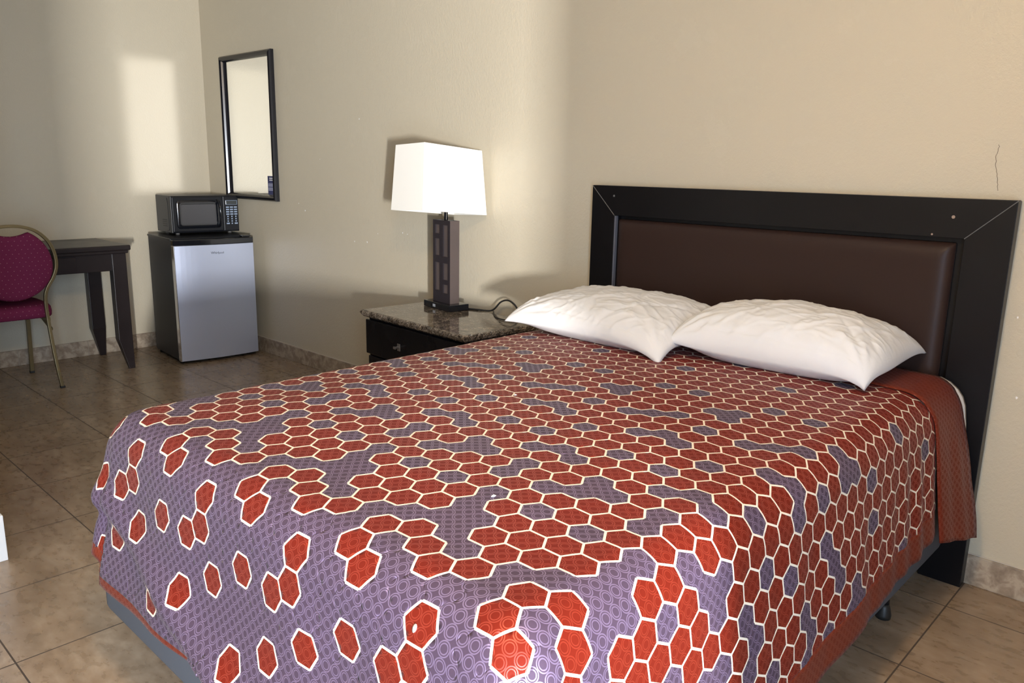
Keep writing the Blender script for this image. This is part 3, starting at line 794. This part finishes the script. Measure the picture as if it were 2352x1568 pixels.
# ------------------------------------------------------------------ desk
dk = empty('desk', 'dark espresso wooden desk against the left wall with chair drawn up', 'desk', (-1.60, 1.045, 0), math.radians(0))
DZt = .772; DLn = 1.25; DDp = .560
tp = boxobj('desktop', (-DDp, .0, -DLn, .0, DZt-.032, DZt), M['desk'], dk, bevel=.008, seg=4)
boxobj('desktop_moulding', (-DDp+.012, -.012, -DLn+.012, -.012, DZt-.050, DZt-.030), M['desk'], dk, bevel=.006, seg=3)
def leg(xo, yo, sx, sy):       # outer corner at (xo,yo); tapers inward on the foot
    bm = bmesh.new(); wt, wf = .082, .034
    lev = ((.0, wf), (.19, wt), (DZt-.05, wt)); rg = []
    for z_, w_ in lev:
        rg.append([bm.verts.new((xo-sx*a__, yo-sy*b__, z_)) for a__, b__ in ((0,0),(w_*.75,0),(w_*.75,w_),(0,w_))])
    for A, B in zip(rg, rg[1:]):
        for k in range(4): bm.faces.new([A[k], A[(k+1)%4], B[(k+1)%4], B[k]])
    bm.faces.new(rg[0][::-1]); bm.faces.new(rg[-1]); return finish('leg', bm, M['desk'], dk, bevel=.003)
for xo, sx in ((-.030,1),(-DDp+.025,-1)):
    for yo, sy in ((-.022,1),(-DLn+.022,-1)): leg(xo, yo, sx, sy)
boxobj('apron', (-.060, -.040, -DLn+.10, -.10, DZt-.155, DZt-.048), M['desk'], dk)
boxobj('apron', (-DDp+.035, -DDp+.055, -DLn+.10, -.10, DZt-.155, DZt-.048), M['desk'], dk)
boxobj('apron', (-DDp+.10, -.10, -.050, -.030, DZt-.155, DZt-.048), M['desk'], dk)
boxobj('apron', (-DDp+.10, -.10, -DLn+.03, -DLn+.05, DZt-.155, DZt-.048), M['desk'], dk)
d_ = boxobj('drawer', (-.046, -.033, -.78, -.305, DZt-.150, DZt-.060), M['desk'], dk, bevel=.002)
bm = bmesh.new(); tube(bm, [(-.034,-.54,DZt-.105),(-.020,-.54,DZt-.105),(-.012,-.54,DZt-.105)], [.006,.007,.012], 14); finish('knob', bm, M['joint'], d_, smooth=True)

# ------------------------------------------------------------------ banquet chair
YC = .375
ch = empty('banquet_chair', 'maroon banquet chair with round back and gold tube frame at the desk', 'chair', (-1.50, YC, 0))
def backx(z_): return .05-.05*sm(0,.42,z_)+.0*z_+.10*max(0, z_-.48)**1.0*.75      # relative to x=-1.50
half = [(.172,0),(.160,.10),(.153,.25),(.149,.38),(.146,.47),(.148,.53),(.163,.575),(.195,.630),(.213,.690),(.209,.760),(.182,.830),(.130,.885),(.066,.912),(0,.919)]
pts = [(backx(z_), y, z_) for y, z_ in half] + [(backx(z_), -y, z_) for y, z_ in half[-2::-1]]
bm = bmesh.new(); P = spline(pts, 5); rings = []
for i, p in enumerate(P):
    t_ = (P[min(i+1,len(P)-1)]-P[max(i-1,0)]).normalized(); xa = Vector((1,0,0)); nrm = t_.cross(xa).normalized(); xa = nrm.cross(t_).normalized()
    rings.append([bm.verts.new(p+xa*sa*.011+nrm*sb*.0085) for sa, sb in ((-1,-1),(1,-1),(1,1),(-1,1))])
for A, B in zip(rings, rings[1:]):
    for k in range(4): bm.faces.new([A[k], A[(k+1)%4], B[(k+1)%4], B[k]])
bm.faces.new(rings[0][::-1]); bm.faces.new(rings[-1])
finish('back_frame', bm, M['gold'], ch, bevel=.003)
# padded back
def pad_outline(n=64):
    out = []
    for k in range(n):
        a = 2*PI*k/n; y = .197*math.sin(a); z_ = .700-.190*math.cos(a) if math.cos(a) > 0 else .700-.205*math.cos(a)
        out.append((y, z_))
    return out
bm = bmesh.new(); ol = pad_outline(96)
def dip(y, z_):
    return min(z_, .864+.030*min(1, abs(y)/.10)**2) if abs(y) < .10 else z_
levels = ((-.020,.90),(-.026,.78),(-.030,.5),(-.031,0.01)); R_f = []; R_b = []
def ringat(x_, k_):
    return [bm.verts.new((backx(zz)+x_, y*k_, zz)) for y, z_ in ol for zz in [.69+(dip(y, z_)-.69)*k_]]
seq = [ringat(.0,1.0), ringat(.012,.985), ringat(.019,.93), ringat(.022,.8), ringat(.023,.4), ringat(.023,.02)]
seq2 = [seq[0], ringat(-.012,.985), ringat(-.020,.93), ringat(-.026,.8), ringat(-.030,.4), ringat(-.030,.02)]
for sq_ in (seq, seq2):
    for A, B in zip(sq_, sq_[1:]):
        for k in range(96): bm.faces.new([A[k], A[(k+1)%96], B[(k+1)%96], B[k]])
    bm.faces.new(sq_[-1])
pdk = finish('backrest', bm, M['maroon'], ch, smooth=True); pdk['label'] = 'round maroon dotted backrest pad'
# seat
bm = bmesh.new(); so2 = []
for k in range(72):
    a = 2*PI*k/72; ca, sa = math.cos(a), math.sin(a); e = .42
    so2.append((-.215+.215*math.copysign(abs(ca)**e, ca), (.200)*math.copysign(abs(sa)**e, sa)))
def sring(z_, k_): return [bm.verts.new((-.215+(x+.215)*k_, y*k_, z_)) for x, y in so2]
sq3 = [sring(.402,.2), sring(.402,.965), sring(.408,.99), sring(.430,1.0), sring(.455,.985), sring(.468,.94), sring(.476,.8), sring(.480,.4), sring(.480,.05)]
for A, B in zip(sq3, sq3[1:]):
    for k in range(72): bm.faces.new([A[k], A[(k+1)%72], B[(k+1)%72], B[k]])
bm.faces.new(sq3[0]); bm.faces.new(sq3[-1])
sq4 = finish('seat', bm, M['maroon'], ch, smooth=True); sq4['label'] = 'maroon dotted seat cushion'
for sy in (-1, 1):
    bm = bmesh.new(); tube(bm, [(.0, sy*.155, .395), (-.38, sy*.165, .375)], (.010,), 4, sq=True) if False else tube(bm, [(.0, sy*.152, .392), (-.395, sy*.152, .388)], .010, 4, sq=True)
    finish('side_rail', bm, M['gold'], ch, bevel=.002)
    bm = bmesh.new(); tube(bm, [(.012, sy*.158, .335), (-.12, sy*.155, .385)], .007, 4, sq=True); finish('brace', bm, M['gold'], ch, bevel=.001)
    bm = bmesh.new(); tube(bm, [(-.385, sy*.150, .392), (-.390, sy*.150, .30), (-.420, sy*.150, .012)], .0105, 4, sq=True); lg = finish('front_leg', bm, M['gold'], ch, bevel=.002)
    bm = bmesh.new(); box(bm, -.432, -.408, sy*.150-.012, sy*.150+.012, 0, .014); finish('glide', bm, M['rubber'], lg, bevel=.002)
    bm = bmesh.new(); box(bm, .038, .062, sy*.172-.012, sy*.172+.012, 0, .012); finish('glide', bm, M['rubber'], bpy.data.objects['back_frame'], bevel=.002)

# ------------------------------------------------------------------ ceiling light fixture (out of view) and daylight
cf = empty('ceiling_light', 'round frosted ceiling light above the bed', 'ceiling light', (2.85, -.45, ZC-.001))
bm = bmesh.new(); tube(bm, [(0,0,-.02),(0,0,0)], .17, 32); finish('base_plate', bm, M['steel'], cf)
gm = new_mat('frosted_glass_lit', (.9,.85,.75), .6); gb = NT(gm).b; gb.inputs['Emission Color'].default_value = (1,.78,.52,1); gb.inputs['Emission Strength'].default_value = 6.0
bm = bmesh.new(); tube(bm, [(0,0,-.085),(0,0,-.075),(0,0,-.05),(0,0,-.02)], [.06,.11,.145,.16], 32); finish('diffuser', bm, gm, cf, smooth=True)

def area(name, loc, target, sx, sy, power, color, spread=180):
    l = bpy.data.lights.new(name, 'AREA'); l.shape = 'RECTANGLE'; l.size = sx; l.size_y = sy; l.energy = power; l.color = color; l.spread = math.radians(spread)
    o = bpy.data.objects.new(name, l); C.objects.link(o); o.location = loc
    o.rotation_euler = (Vector(target)-Vector(loc)).to_track_quat('-Z', 'Y').to_euler(); return o
# sun glare from the walkway outside, seen through the open door
area('daylight_glare', (5.60, -2.05, .92), (.6, 1.4, .95), .09, .30, 290, (1.0,.98,.96))
# the bright sky and yard filling the doorway
area('daylight_door', (XR+.09, (DY0+DY1)/2, 1.05), (0, .2, .9), DY1-DY0-.06, 1.9, 84, (.56,.75,1.0))
# added lamp standing in for daylight the mirror reflects onto the left wall
area('mirror_bounce_standin', (-1.80, 1.665, 1.50), (-2.169, 1.470, 1.50), .29, .86, .24, (1.0,.98,.95), 17)
# warm bulbs of the ceiling fixture
pl = bpy.data.lights.new('ceiling_bulb', 'POINT'); pl.energy = 56; pl.color = (1.0,.67,.33); pl.shadow_soft_size = .14
po = bpy.data.objects.new('ceiling_bulb', pl); C.objects.link(po); po.location = (2.85,-.45,ZC-.16)

w_ = bpy.data.worlds.new('world'); bpy.context.scene.world = w_; w_.use_nodes = True
w_.node_tree.nodes['Background'].inputs[0].default_value = (.75,.85,1.0,1); w_.node_tree.nodes['Background'].inputs[1].default_value = .8
vs_ = bpy.context.scene.view_settings; vs_.view_transform = 'Standard'; vs_.look = 'None'; vs_.exposure = 0.54; vs_.gamma = 1.0; vs_.use_curve_mapping = False
